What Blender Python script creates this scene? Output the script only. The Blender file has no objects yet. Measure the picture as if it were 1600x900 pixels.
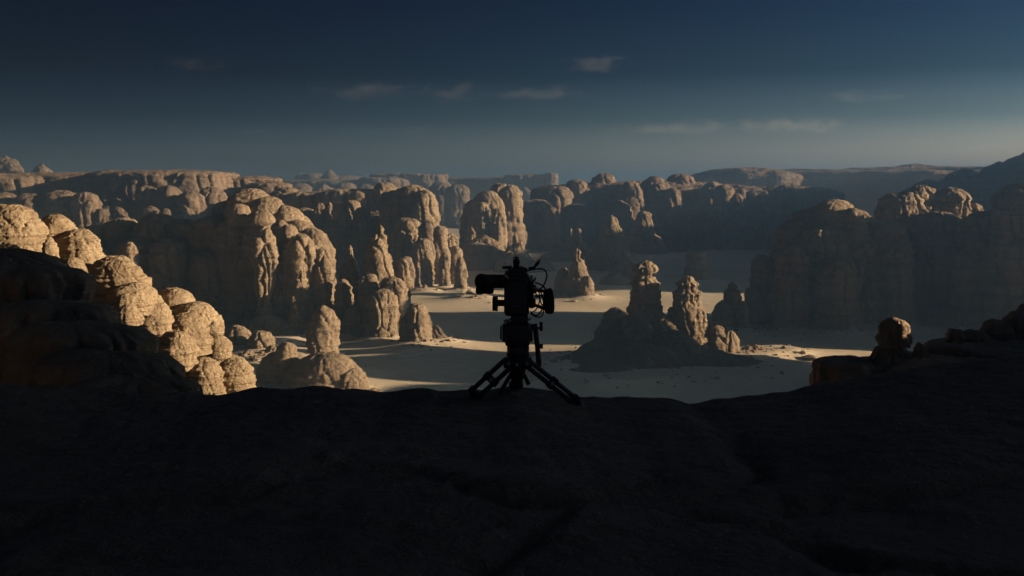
import bpy, math, random
import numpy as np
from mathutils import Vector, Matrix

# ------------------------------------------------------------------ camera, sky, sun, exposure
F = 1716.0            # focal length in photo pixels (1600 wide)
HY = 290.0            # eye level row
EL, AZ = math.radians(12.0), math.radians(95.0)     # sun height, bearing to the right of the view
FLOOR = -60.0
sc = bpy.context.scene
cam = bpy.data.cameras.new('camera')
cam.sensor_width = 36.0
cam.lens = 36.0 * F / 1600.0
cam.shift_y = -(450.0 - HY) / 1600.0
cam.clip_start, cam.clip_end = 0.1, 60000.0
cam_o = bpy.data.objects.new('camera', cam)
cam_o.rotation_euler = (math.pi / 2, 0, 0)
sc.collection.objects.link(cam_o)
sc.camera = cam_o

world = bpy.data.worlds.new('World')
sc.world = world
world.use_nodes = True
wn = world.node_tree
wn.nodes.clear()
w_out = wn.nodes.new('ShaderNodeOutputWorld')
w_bg = wn.nodes.new('ShaderNodeBackground')
w_sky = wn.nodes.new('ShaderNodeTexSky')
w_sky.sky_type = 'NISHITA'
w_sky.sun_disc = False
w_sky.sun_elevation = EL
w_sky.sun_rotation = AZ
w_sky.air_density = 1.0
w_sky.dust_density = 1.0
w_sky.ozone_density = 6.0
w_bg.inputs['Strength'].default_value = 0.03
# the evening sky: deep blue higher up, paling to the horizon and towards the sun, all the way round
w_tc = wn.nodes.new('ShaderNodeTexCoord')
w_xyz = wn.nodes.new('ShaderNodeSeparateXYZ')
wn.links.new(w_tc.outputs['Generated'], w_xyz.inputs[0])
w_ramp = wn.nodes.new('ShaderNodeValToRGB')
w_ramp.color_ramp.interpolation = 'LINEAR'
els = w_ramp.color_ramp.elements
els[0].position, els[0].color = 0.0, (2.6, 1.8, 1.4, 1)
els[1].position, els[1].color = 0.50, (0.13, 0.115, 0.12, 1)  # unseen overhead sky made paler, added as fill for the shade
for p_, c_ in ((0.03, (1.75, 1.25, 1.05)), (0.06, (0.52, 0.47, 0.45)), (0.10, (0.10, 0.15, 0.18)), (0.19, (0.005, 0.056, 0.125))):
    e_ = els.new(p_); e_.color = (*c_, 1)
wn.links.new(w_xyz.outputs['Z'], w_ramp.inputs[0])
w_dot = wn.nodes.new('ShaderNodeVectorMath'); w_dot.operation = 'DOT_PRODUCT'
w_dot.inputs[1].default_value = (math.sin(AZ), math.cos(AZ), 0)
wn.links.new(w_tc.outputs['Generated'], w_dot.inputs[0])
w_glow = wn.nodes.new('ShaderNodeCombineXYZ')
w_lo = wn.nodes.new('ShaderNodeClamp'); w_hi = wn.nodes.new('ShaderNodeClamp')
w_lo.inputs['Min'].default_value, w_lo.inputs['Max'].default_value = -0.6, 0.0
w_hi.inputs['Min'].default_value, w_hi.inputs['Max'].default_value = 0.0, 0.55
for n_ in (w_lo, w_hi):
    wn.links.new(w_dot.outputs['Value'], n_.inputs[0])
for k_, (kl, kr) in enumerate(((3.6, 2.5), (3.0, 2.1), (2.3, 1.7))):
    w_k = wn.nodes.new('ShaderNodeMath'); w_k.operation = 'MULTIPLY'; w_k.inputs[1].default_value = kl
    w_k2 = wn.nodes.new('ShaderNodeMath'); w_k2.operation = 'MULTIPLY_ADD'; w_k2.inputs[1].default_value = kr
    w_e = wn.nodes.new('ShaderNodeMath'); w_e.operation = 'EXPONENT'
    wn.links.new(w_lo.outputs[0], w_k.inputs[0]); wn.links.new(w_hi.outputs[0], w_k2.inputs[0])
    wn.links.new(w_k.outputs[0], w_k2.inputs[2]); wn.links.new(w_k2.outputs[0], w_e.inputs[0])
    wn.links.new(w_e.outputs[0], w_glow.inputs[k_])
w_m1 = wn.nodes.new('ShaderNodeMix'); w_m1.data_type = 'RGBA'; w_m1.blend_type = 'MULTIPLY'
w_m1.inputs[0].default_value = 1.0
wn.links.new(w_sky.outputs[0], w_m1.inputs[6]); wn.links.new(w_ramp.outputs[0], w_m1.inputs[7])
w_m2 = wn.nodes.new('ShaderNodeVectorMath'); w_m2.operation = 'MULTIPLY'
wn.links.new(w_m1.outputs[2], w_m2.inputs[0]); wn.links.new(w_glow.outputs[0], w_m2.inputs[1])
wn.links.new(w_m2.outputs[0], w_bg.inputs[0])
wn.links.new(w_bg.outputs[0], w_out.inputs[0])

sun = bpy.data.lights.new('sun', 'SUN')
sun.energy = 5.0
sun.angle = math.radians(0.55)
sun.color = (1.0, 0.775, 0.51)
sun_o = bpy.data.objects.new('sun', sun)
sun_dir = Vector((math.sin(AZ) * math.cos(EL), math.cos(AZ) * math.cos(EL), math.sin(EL)))
sun_o.rotation_euler = sun_dir.to_track_quat('Z', 'Y').to_euler()
sc.collection.objects.link(sun_o)

sc.view_settings.view_transform = 'Standard'
sc.view_settings.look = 'None'
sc.view_settings.exposure = 1.42
sc.view_settings.gamma = 1.0
sc.cycles.volume_bounces = 1
sc.cycles.max_bounces = 6
sc.cycles.diffuse_bounces = 1
sc.cycles.use_denoising = True

# ------------------------------------------------------------------ helpers
C = sc.collection
rng = np.random.default_rng(7)
PERM = rng.permutation(256).astype(np.int32)
PERM = np.concatenate([PERM, PERM, PERM])
GR = rng.normal(size=(256, 3)).astype(np.float32)
GR /= np.linalg.norm(GR, axis=1, keepdims=True)


def noise3(p):
    """gradient noise, about -0.7..0.7"""
    p = np.asarray(p, np.float32)
    i = np.floor(p).astype(np.int32)
    f = p - i
    i &= 255
    u = f * f * f * (f * (f * 6 - 15) + 10)
    out = 0
    for dx in (0, 1):
        wx = u[:, 0] if dx else 1 - u[:, 0]
        hx = PERM[i[:, 0] + dx]
        for dy in (0, 1):
            wy = u[:, 1] if dy else 1 - u[:, 1]
            hy = PERM[hx + i[:, 1] + dy]
            for dz in (0, 1):
                wz = u[:, 2] if dz else 1 - u[:, 2]
                g = GR[PERM[hy + i[:, 2] + dz]]
                out = out + wx * wy * wz * (g[:, 0] * (f[:, 0] - dx) + g[:, 1] * (f[:, 1] - dy) + g[:, 2] * (f[:, 2] - dz))
    return out


def fbm(p, octaves=4, gain=0.5):
    out, a, q = 0, 1.0, np.asarray(p, np.float32)
    for k in range(octaves):
        out = out + a * noise3(q + 17.3 * k)
        q = q * 2.03
        a *= gain
    return out


def cells(p2):
    """2-D Voronoi: distance to the border between cells, and a value per cell"""
    p2 = np.asarray(p2, np.float32)
    i = np.floor(p2).astype(np.int32)
    f1 = np.full(len(p2), 9.0, np.float32)
    f2 = f1.copy()
    val = np.zeros(len(p2), np.float32)
    for dx in (-1, 0, 1):
        for dy in (-1, 0, 1):
            cx, cy = i[:, 0] + dx, i[:, 1] + dy
            h = PERM[PERM[cx & 255] + (cy & 255)]
            px = cx + 0.5 + 0.45 * GR[h, 0]
            py = cy + 0.5 + 0.45 * GR[h, 1]
            d = np.hypot(px - p2[:, 0], py - p2[:, 1])
            near = d < f1
            f2 = np.where(near, f1, np.minimum(f2, d))
            val = np.where(near, GR[h, 2], val)
            f1 = np.minimum(f1, d)
    return f2 - f1, val


STR_T = rng.uniform(-1, 1, 4096).astype(np.float32)


def strata(z):
    """bedding profile of the sandstone: soft grooves and proud ledges"""
    out = 0
    for per, a in ((1.0, 0.55), (0.37, 0.3), (0.13, 0.15)):
        q = z / per + 1000 * per
        i = np.floor(q).astype(np.int64)
        f = q - i
        f = f * f * (3 - 2 * f)
        f = np.clip((f - 0.5) * 3.2 + 0.5, 0, 1)
        out = out + a * (STR_T[i % 4096] * (1 - f) + STR_T[(i + 1) % 4096] * f)
    return out


def mesh_np(name, v, quads, tris=None, smooth=True):
    me = bpy.data.meshes.new(name)
    v = np.asarray(v, np.float32)
    quads = np.asarray(quads, np.int32).reshape(-1, 4)
    tris = np.zeros((0, 3), np.int32) if tris is None else np.asarray(tris, np.int32).reshape(-1, 3)
    me.vertices.add(len(v))
    me.vertices.foreach_set('co', v.ravel())
    loops = np.concatenate([quads.ravel(), tris.ravel()])
    me.loops.add(len(loops))
    me.loops.foreach_set('vertex_index', loops)
    nq, nt = len(quads), len(tris)
    me.polygons.add(nq + nt)
    start = np.concatenate([np.arange(nq) * 4, nq * 4 + np.arange(nt) * 3]).astype(np.int32)
    me.polygons.foreach_set('loop_start', start)
    me.polygons.foreach_set('use_smooth', np.full(nq + nt, smooth))
    me.update(calc_edges=True)
    me.validate()
    return me


def link(name, me, mat=None, parent=None):
    o = bpy.data.objects.new(name, me)
    C.objects.link(o)
    if mat is not None and me is not None:
        me.materials.append(mat)
    if parent is not None:
        o.parent = parent
    return o


def tag(o, label=None, cat=None, group=None, kind=None):
    if label: o['label'] = label
    if cat: o['category'] = cat
    if group: o['group'] = group
    if kind: o['kind'] = kind
    return o


def at(px, py, d):
    return np.array([(px - 800.0) / F * d, d, -(py - HY) / F * d])


# ------------------------------------------------------------------ materials
def nodes_mat(name):
    m = bpy.data.materials.new(name)
    m.use_nodes = True
    nt = m.node_tree
    b = nt.nodes['Principled BSDF']
    return m, nt, b


def rock_mat(name, s, c_dark, c_light, bump=1.0, rough=0.95):
    """sandstone; s = size in metres of the fine relief"""
    m, nt, b = nodes_mat(name)
    N, L = nt.nodes.new, nt.links.new
    geo = N('ShaderNodeNewGeometry')

    def mapped(sx, sy, sz):
        k = N('ShaderNodeVectorMath'); k.operation = 'MULTIPLY'
        k.inputs[1].default_value = (sx, sy, sz)
        L(geo.outputs['Position'], k.inputs[0])
        return k.outputs[0]

    def noi(vec, scale, detail=6, rough_=0.6, dist=0.0):
        n = N('ShaderNodeTexNoise')
        n.inputs['Scale'].default_value = scale
        n.inputs['Detail'].default_value = detail
        n.inputs['Roughness'].default_value = rough_
        n.inputs['Distortion'].default_value = dist
        L(vec, n.inputs['Vector'])
        return n.outputs['Fac']

    bed = noi(mapped(0.06 / s, 0.06 / s, 0.9 / s), 0.5, 5, 0.65, 0.3)
    patch = noi(mapped(1 / s, 1 / s, 0.6 / s), 0.09, 5, 0.6)
    fine = noi(mapped(1 / s, 1 / s, 1.5 / s), 0.9, 8, 0.68)
    streak = noi(mapped(1 / s, 1 / s, 0.07 / s), 0.5, 4, 0.6)
    ramp = N('ShaderNodeValToRGB')
    ramp.color_ramp.elements[0].position = 0.33
    ramp.color_ramp.elements[1].position = 0.66
    ramp.color_ramp.elements[0].color = (*c_dark, 1)
    ramp.color_ramp.elements[1].color = (*c_light, 1)
    add = N('ShaderNodeMath'); add.operation = 'MULTIPLY_ADD'
    add.inputs[1].default_value = 0.5
    L(bed, add.inputs[0])
    mp = N('ShaderNodeMath'); mp.operation = 'MULTIPLY'; mp.inputs[1].default_value = 0.5
    L(patch, mp.inputs[0]); L(mp.outputs[0], add.inputs[2])
    L(add.outputs[0], ramp.inputs[0])
    # desert varnish: brown streaks running down the faces
    var = N('ShaderNodeMapRange')
    var.inputs['From Min'].default_value = 0.54; var.inputs['From Max'].default_value = 0.72
    L(streak, var.inputs['Value'])
    vm = N('ShaderNodeMath'); vm.operation = 'MULTIPLY'; vm.inputs[1].default_value = 0.45
    L(var.outputs[0], vm.inputs[0])
    mix = N('ShaderNodeMix'); mix.data_type = 'RGBA'
    L(vm.outputs[0], mix.inputs[0]); L(ramp.outputs[0], mix.inputs[6])
    mix.inputs[7].default_value = (c_dark[0] * .5, c_dark[1] * .45, c_dark[2] * .45, 1)
    L(mix.outputs[2], b.inputs['Base Color'])
    b.inputs['Roughness'].default_value = rough
    b.inputs['Specular IOR Level'].default_value = 0.15
    vor = N('ShaderNodeTexVoronoi')
    vor.inputs['Scale'].default_value = 0.8
    L(mapped(1 / s, 1 / s, 1.2 / s), vor.inputs['Vector'])
    pit = N('ShaderNodeMapRange')
    pit.inputs['From Min'].default_value = 0.1; pit.inputs['From Max'].default_value = 0.45
    L(vor.outputs['Distance'], pit.inputs['Value'])
    h1 = N('ShaderNodeMath'); h1.operation = 'MULTIPLY_ADD'; h1.inputs[1].default_value = 1.6
    L(fine, h1.inputs[0])
    h0 = N('ShaderNodeMath'); h0.operation = 'MULTIPLY'; h0.inputs[1].default_value = 0.35
    L(pit.outputs[0], h0.inputs[0]); L(h0.outputs[0], h1.inputs[2])
    h2 = N('ShaderNodeMath'); h2.operation = 'MULTIPLY_ADD'; h2.inputs[1].default_value = 1.5
    L(bed, h2.inputs[0]); L(h1.outputs[0], h2.inputs[2])
    bp = N('ShaderNodeBump')
    bp.inputs['Strength'].default_value = bump
    bp.inputs['Distance'].default_value = s * 0.8
    L(h2.outputs[0], bp.inputs['Height'])
    L(bp.outputs[0], b.inputs['Normal'])
    return m


DK, LT = (0.155, 0.106, 0.07), (0.345, 0.253, 0.162)
M_near = rock_mat('sandstone_ledge', 0.12, (0.22, 0.16, 0.115), (0.37, 0.275, 0.195), 1.0)
M_ridge = rock_mat('sandstone_boulder', 0.42, (0.20, 0.135, 0.078), (0.44, 0.325, 0.205), 1.0)
M_mid = rock_mat('sandstone_massif', 1.7, DK, LT, 0.8)
M_far = rock_mat('sandstone_far', 4.5, (0.125, 0.085, 0.06), (0.265, 0.19, 0.13), 0.8)
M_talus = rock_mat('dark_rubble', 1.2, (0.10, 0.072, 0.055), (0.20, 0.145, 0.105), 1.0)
M_dark = rock_mat('sandstone_dark', 0.5, (0.19, 0.135, 0.09), (0.32, 0.235, 0.16), 0.7)


def sand_mat():
    m, nt, b = nodes_mat('sand')
    N, L = nt.nodes.new, nt.links.new
    geo = N('ShaderNodeNewGeometry')

    def noi(scale, vec=(1, 1, 1), detail=5):
        k = N('ShaderNodeVectorMath'); k.operation = 'MULTIPLY'; k.inputs[1].default_value = vec
        L(geo.outputs['Position'], k.inputs[0])
        n = N('ShaderNodeTexNoise')
        n.inputs['Scale'].default_value = scale; n.inputs['Detail'].default_value = detail
        n.inputs['Roughness'].default_value = 0.6
        L(k.outputs[0], n.inputs['Vector'])
        return n.outputs['Fac']
    a = noi(0.02, (0.5, 1, 1))
    g = noi(0.35)
    ramp = N('ShaderNodeValToRGB')
    ramp.color_ramp.elements[0].position = 0.3; ramp.color_ramp.elements[1].position = 0.7
    ramp.color_ramp.elements[0].color = (0.46, 0.36, 0.25, 1)
    ramp.color_ramp.elements[1].color = (0.68, 0.555, 0.405, 1)
    mm = N('ShaderNodeMath'); mm.operation = 'MULTIPLY_ADD'; mm.inputs[1].default_value = 0.65
    L(a, mm.inputs[0])
    m2 = N('ShaderNodeMath'); m2.operation = 'MULTIPLY'; m2.inputs[1].default_value = 0.35
    L(g, m2.inputs[0]); L(m2.outputs[0], mm.inputs[2])
    L(mm.outputs[0], ramp.inputs[0]); L(ramp.outputs[0], b.inputs['Base Color'])
    b.inputs['Roughness'].default_value = 0.95
    b.inputs['Specular IOR Level'].default_value = 0.1
    bp = N('ShaderNodeBump'); bp.inputs['Strength'].default_value = 0.6; bp.inputs['Distance'].default_value = 0.6
    L(noi(0.5, (0.35, 1, 1), 7), bp.inputs['Height']); L(bp.outputs[0], b.inputs['Normal'])
    return m


M_sand = sand_mat()

# ------------------------------------------------------------------ rock builder
PROF = {
    'spire': [(0, 1.15), (.15, .95), (.35, .75), (.55, .58), (.72, .42), (.82, .30), (.86, .24), (.91, .29), (.96, .22), (1, 0)],
    'pillar': [(0, 1.1), (.2, .9), (.4, .82), (.55, .92), (.7, .86), (.8, .7), (.86, .62), (.92, .66), (.97, .45), (1, 0)],
    'ball': [(0, .35), (.06, .62), (.2, .88), (.42, 1.0), (.62, .96), (.8, .76), (.92, .48), (.98, .24), (1, 0)],
    'loaf': [(0, .9), (.1, .98), (.35, 1.0), (.6, .93), (.78, .76), (.91, .5), (.98, .25), (1, 0)],
    'cone': [(0, 1.0), (.3, .72), (.6, .44), (.85, .2), (.95, .09), (1, 0)],
    'hill': [(0, 1.0), (.3, .86), (.55, .68), (.78, .45), (.92, .24), (1, 0)],
    'mound': [(0, 1.0), (.25, .84), (.5, .62), (.75, .38), (.92, .18), (1, 0)],
}
CAP = {'round': (1.25, 2.3), 'dome': (1.05, 2.1), 'block': (0.22, 2.6), 'beehive': (1.7, 1.7), 'shelf': (0.10, 3.0), 'flat': (0.4, 2.0)}   # cap height over radius, roundness
FOOT = []            # footprints for sand drifts: x, y, r
seed_n = [0]


def lobe_mesh(name, cx, cy, rx, ry, z0, z1, prof, px_m, rot=0.0, rough=1.0, joint=1.0, bed=1.0, sq=2.0, lean=(0, 0), size=None, pits=1.0):
    """one weathered sandstone body: a turned profile pushed about by joints, bedding and lumps"""
    seed_n[0] += 1
    sd = seed_n[0] * 3.71
    H = z1 - z0
    r = min(rx, ry)
    rm = (rx + ry) / 2
    # even spacing along the profile
    t = 1 - np.linspace(1, 0, 900) ** 1.6
    if isinstance(prof, str) and prof in CAP:
        ca, cp = CAP[prof]
        u = (1 - t) * H / max(0.5 * (rm + r), 1e-6)
        rr = (1 - np.clip(1 - u / ca, 0, 1) ** cp) ** (1 / cp) + 0.05 * np.clip(u - ca, 0, 3)
    else:
        pts = np.array(PROF[prof] if isinstance(prof, str) else prof, float)
        rr = np.interp(t, pts[:, 0], pts[:, 1])
        k = np.hanning(23); k /= k.sum()
        rr = np.convolve(np.pad(rr, 11, mode='edge'), k, 'valid') * np.clip((1 - t) / 0.02, 0, 1) ** 0.5
    rs = rr
    s = np.concatenate([[0], np.cumsum(np.hypot(np.diff(rs) * rm, np.diff(t) * H))])
    nv = int(np.clip(s[-1] / px_m, 14, 130))
    nu = int(np.clip(2 * math.pi * rm * rs.max() / px_m, 24, 300))
    sv = np.linspace(0, s[-1], nv)
    tv = np.interp(sv, s, t)[:-1]
    rv = np.interp(sv, s, rs)[:-1]
    th = np.linspace(0, 2 * math.pi, nu, endpoint=False)
    ct, st = np.cos(th), np.sin(th)
    if sq != 2.0:
        q = (np.abs(ct) ** sq + np.abs(st) ** sq) ** (-1 / sq)
        ct, st = ct * q, st * q
    X = np.outer(rv, ct) * rx
    Y = np.outer(rv, st) * ry
    if rot:
        X, Y = X * math.cos(rot) - Y * math.sin(rot), X * math.sin(rot) + Y * math.cos(rot)
    Z = np.repeat((z0 + tv * H)[:, None], nu, 1)
    X = X + cx + lean[0] * tv[:, None]
    Y = Y + cy + lean[1] * tv[:, None]
    top = np.array([[cx + lean[0], cy + lean[1], z1]])
    P = np.concatenate([np.stack([X, Y, Z], -1).reshape(-1, 3), top]).astype(np.float32)
    n1 = len(tv)
    # base normals
    du = np.stack([np.roll(X, -1, 1) - np.roll(X, 1, 1), np.roll(Y, -1, 1) - np.roll(Y, 1, 1), np.zeros_like(X)], -1)
    ext = lambda A, tv_: np.concatenate([A, np.full((1, nu), tv_)], 0)
    XX, YY, ZZ = ext(X, top[0, 0]), ext(Y, top[0, 1]), ext(Z, z1)
    dv = np.stack([np.gradient(XX, axis=0)[:-1], np.gradient(YY, axis=0)[:-1], np.gradient(ZZ, axis=0)[:-1]], -1)
    nn = np.cross(du, dv).reshape(-1, 3)
    nn /= np.maximum(np.linalg.norm(nn, axis=1, keepdims=True), 1e-9)
    nn = np.concatenate([nn, [[0, 0, 1]]]).astype(np.float32)
    S = size if size else r
    # large shape: bend the plan and the outline
    q = P / (2.4 * S) + sd
    w = np.stack([noise3(q), noise3(q + 31.7), noise3(q + 63.1)], -1)
    P2 = P + w * np.array([0.45, 0.45, 0.14]) * S
    side = np.clip(1 - nn[:, 2] ** 2, 0, 1)
    # joints: vertical clefts between columns
    c = 1.05 * S
    wj = np.stack([noise3(P2 / (1.4 * S) + sd + 5), noise3(P2 / (1.4 * S) + sd + 9)], -1) * 0.45
    g, val = cells(P2[:, :2] / c + wj + P2[:, 2:3] / (7 * c) + sd)
    d = S * joint * side * (-0.27 * np.exp(-(g / 0.13) ** 2) + 0.10 * val * np.clip(g * 2.5, 0, 1))
    # bedding
    zz = P2[:, 2] + 0.12 * S * noise3(P2 / (1.5 * S) + 3.3)
    d = d + 0.145 * S * bed * strata(zz / (0.42 * S)) * (0.25 + 0.75 * side)
    # lumps and pits
    d = d + S * rough * (0.13 * noise3(P2 / (0.8 * S) + sd) + 0.062 * fbm(P2 / (0.33 * S) + sd, 4, 0.55))
    pit = noise3(P2 / (0.13 * S) * np.array([1, 1, 1.5]) + sd)
    d = d - 0.06 * S * np.clip(pit - 0.1, 0, 1) * 2 * rough * pits
    P3 = P2 + nn * d[:, None]
    # faces
    a = np.arange(n1 - 1)[:, None] * nu
    j = np.arange(nu)[None, :]
    j2 = (j + 1) % nu
    quads = np.stack([a + j, a + j2, a + nu + j2, a + nu + j], -1).reshape(-1, 4)
    b0 = (n1 - 1) * nu
    jj = np.arange(nu)
    tris = np.stack([b0 + jj, b0 + (jj + 1) % nu, np.full(nu, b0 + nu)], -1)
    return mesh_np(name, P3, quads, tris)


def lobe(parent, name, pxc, half, pyt, D, prof='dome', base=None, depth=0.9, mat=None, res=1.25, foot=True, **kw):
    p = at(pxc, pyt, D)
    rx = half / F * D
    z0 = FLOOR - 3 if base is None else -(base - HY) / F * D
    px_m = D / F * 1600 / 1024 * res
    me = lobe_mesh(name, p[0], D, rx, rx * depth, z0, p[2], prof, px_m, **kw)
    if base is None and foot:
        FOOT.append((p[0], D, rx * (1 + depth) / 2))
    c = Vector((p[0], D, z0))
    me.transform(Matrix.Translation(-c))
    o = link(name, me, mat, parent)
    o.location = c - (parent.location if parent else Vector())
    return o


def formation(name, label, cat, mat, lobes, group=None, kind=None):
    D0 = lobes[0][4]
    e = link(name, None)
    e.location = (*at(lobes[0][1], 0, D0)[:2], FLOOR)
    tag(e, label, cat, group, kind)
    for l in lobes:
        kw = dict(l[6]) if len(l) > 6 else {}
        lobe(e, l[0], l[1], l[2], l[3], l[4], l[5], mat=kw.pop('mat', mat), **kw)
    return e


def single(name, label, cat, mat, l, group=None, kind=None):
    kw = dict(l[5]) if len(l) > 5 else {}
    o = lobe(None, name, l[0], l[1], l[2], l[3], l[4], mat=kw.pop('mat', mat), **kw)
    return tag(o, label, cat, group, kind)


d_ = dict
# ------------------------------------------------------------------ far country
formation('mountain', 'far brown hill with a small second summit, at the left edge of the skyline', 'mountain', M_far, [
    ('summit', 5, 75, 245, 1600, 'hill', d_(depth=.7, size=40)), ('summit', 66, 46, 254, 1580, 'hill', d_(size=11)),
    ('shoulder', 100, 60, 268, 1600, 'hill', d_(size=20))])
formation('table_mountain', 'tiny flat-topped blue mountain beside the pointed peak on the skyline', 'mountain', M_far, [
    ('plateau', 487, 24, 270, 3000, 'block', d_(size=28)), ('plateau', 530, 50, 274, 3050, 'block', d_(size=28))])
single('pointed_peak', 'small sharp pyramid peak on the far skyline left of centre', 'mountain', M_far, (515, 56, 264, 2700, 'cone', d_(size=8, rough=.5, joint=.4, bed=.6)))
formation('distant_hill', 'low rugged far hill left of the table mountain on the skyline', 'mountain', M_far, [
    ('summit', 412, 30, 273, 2500, 'hill', d_(size=14)), ('summit', 430, 34, 275, 2550, 'hill', d_(size=14)),
    ('ridge', 445, 40, 280, 2500, 'hill', d_(size=22))])
formation('badlands', 'band of broken pinkish crags below the pointed peak', 'rock formation', M_far, [
    ('crag', 470, 22, 286, 1900, 'dome', d_(size=10)), ('crag', 505, 20, 288, 1800, 'dome', d_(size=10)),
    ('crag', 540, 24, 285, 1950, 'dome', d_(size=10)), ('crag', 572, 22, 288, 1800, 'dome', d_(size=10)),
    ('crag', 545, 18, 293, 1600, 'dome', d_(size=9)), ('crag', 518, 16, 295, 1500, 'dome', d_(size=8)),
    ('crag', 582, 16, 294, 1550, 'dome', d_(size=8)), ('ridge', 540, 120, 281, 2300, 'shelf', d_(size=26, depth=.4)),
    ('crag', 440, 26, 288, 1500, 'dome', d_(size=10))])
formation('far_mesa', 'long low mesa on the skyline just left of centre', 'mesa', M_far, [
    ('plateau', 640, 62, 271, 2300, 'shelf', d_(depth=.5, size=24)), ('plateau', 600, 40, 276, 2250, 'block', d_(size=24)),
    ('plateau', 712, 70, 277, 2350, 'shelf', d_(depth=.5, size=24)), ('crag', 690, 26, 285, 1600, 'dome', d_(size=11)),
    ('crag', 715, 20, 288, 1550, 'dome', d_(size=10))])
formation('far_mesa', 'thin flat mesa with a lit right end on the skyline above the cinema camera', 'mesa', M_far, [
    ('plateau', 825, 40, 272, 2100, 'shelf', d_(depth=.6, size=20)), ('knob', 860, 12, 270, 2080, 'block', d_(size=9)),
    ('plateau', 780, 70, 278, 2150, 'shelf', d_(depth=.5, size=24))])
formation('far_plateau', 'long hazy blue plateau closing the valley on the right skyline', 'mesa', M_far, [
    ('plateau', 1330, 245, 266, 1500, 'shelf', d_(depth=.22, size=20, sq=5, joint=.5, rot=-.32, rough=.6)), ('plateau', 1165, 95, 262, 1500, 'flat', d_(depth=.5, size=14, joint=.4, rot=-.32, rough=.8)),
    ('plateau', 1430, 110, 261, 1540, 'shelf', d_(depth=.3, size=20, sq=4, joint=.4, rot=-.32, rough=.6)), ('summit', 1432, 48, 256, 1560, 'flat', d_(size=14, joint=.3)),
    ('plateau', 1240, 60, 264, 1520, 'shelf', d_(depth=.4, size=18, sq=4, joint=.4, rot=-.32, rough=.6)),
    ('plateau', 1740, 125, 232, 1500, 'block', d_(depth=.8, size=26, res=3))])  # last block is unseen, added to shade the plateau
formation('dark_hill', 'dark hill rising at the right edge of the skyline', 'mountain', M_far, [
    ('summit', 1690, 270, 216, 1080, 'hill', d_(depth=.6, size=22)), ('shoulder', 1505, 100, 262, 1070, 'hill', d_(size=14)),
    ('shoulder', 1560, 80, 251, 1090, 'hill', d_(size=14)), ('shoulder', 1450, 90, 278, 1060, 'hill', d_(size=14)),
    ('summit', 1780, 130, 195, 985, 'block', d_(depth=1.35, size=24, res=3)),  # unseen block added to throw shade on the valley wall
    ('shoulder', 1770, 115, 195, 815, 'block', d_(depth=1.4, size=22, res=3)), ('shoulder', 1800, 135, 205, 675, 'block', d_(depth=1.55, size=20, res=3))])  # two unseen blocks added to keep the far sand in shade

formation('left_mesa', 'broad flat-topped mesa with fluted lit cliffs on the left skyline', 'mesa', M_far, [
    ('plateau', 255, 112, 267, 985, 'shelf', d_(depth=.75, size=13, sq=3)), ('plateau', 110, 120, 271, 1020, 'shelf', d_(depth=.6, size=14, sq=3)),
    ('plateau', -30, 120, 272, 1000, 'shelf', d_(depth=.6, size=14, sq=3)), ('plateau', 365, 75, 276, 1010, 'shelf', d_(depth=.6, size=13, sq=3)),
    ('plateau', 420, 40, 285, 970, 'block', d_(size=11)),
    ('plateau', -220, 130, 270, 980, 'shelf', d_(depth=.6, size=14, sq=3, res=3)), ('plateau', -420, 150, 268, 960, 'shelf', d_(depth=.6, size=14, sq=3, res=3)),
    ('buttress', 95, 38, 297, 880, 'dome', d_(size=11)), ('buttress', 135, 24, 300, 870, 'dome', d_(size=9)),
    ('buttress', 45, 34, 303, 880, 'dome', d_(size=11)), ('buttress', 5, 34, 300, 890, 'dome', d_(size=11)),
    ('buttress', 262, 22, 290, 885, 'dome', d_(size=9)), ('buttress', 298, 26, 300, 875, 'dome', d_(size=10)),
    ('buttress', 330, 26, 292, 900, 'dome', d_(size=10)), ('buttress', 230, 20, 290, 890, 'dome', d_(size=9)),
    ('knob', 236, 13, 322, 830, 'dome', d_(size=6)), ('knob', 160, 16, 326, 830, 'dome', d_(size=6)),
    ('knob', 185, 14, 324, 840, 'dome', d_(size=6)), ('knob', 258, 12, 326, 825, 'dome', d_(size=6))])

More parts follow.
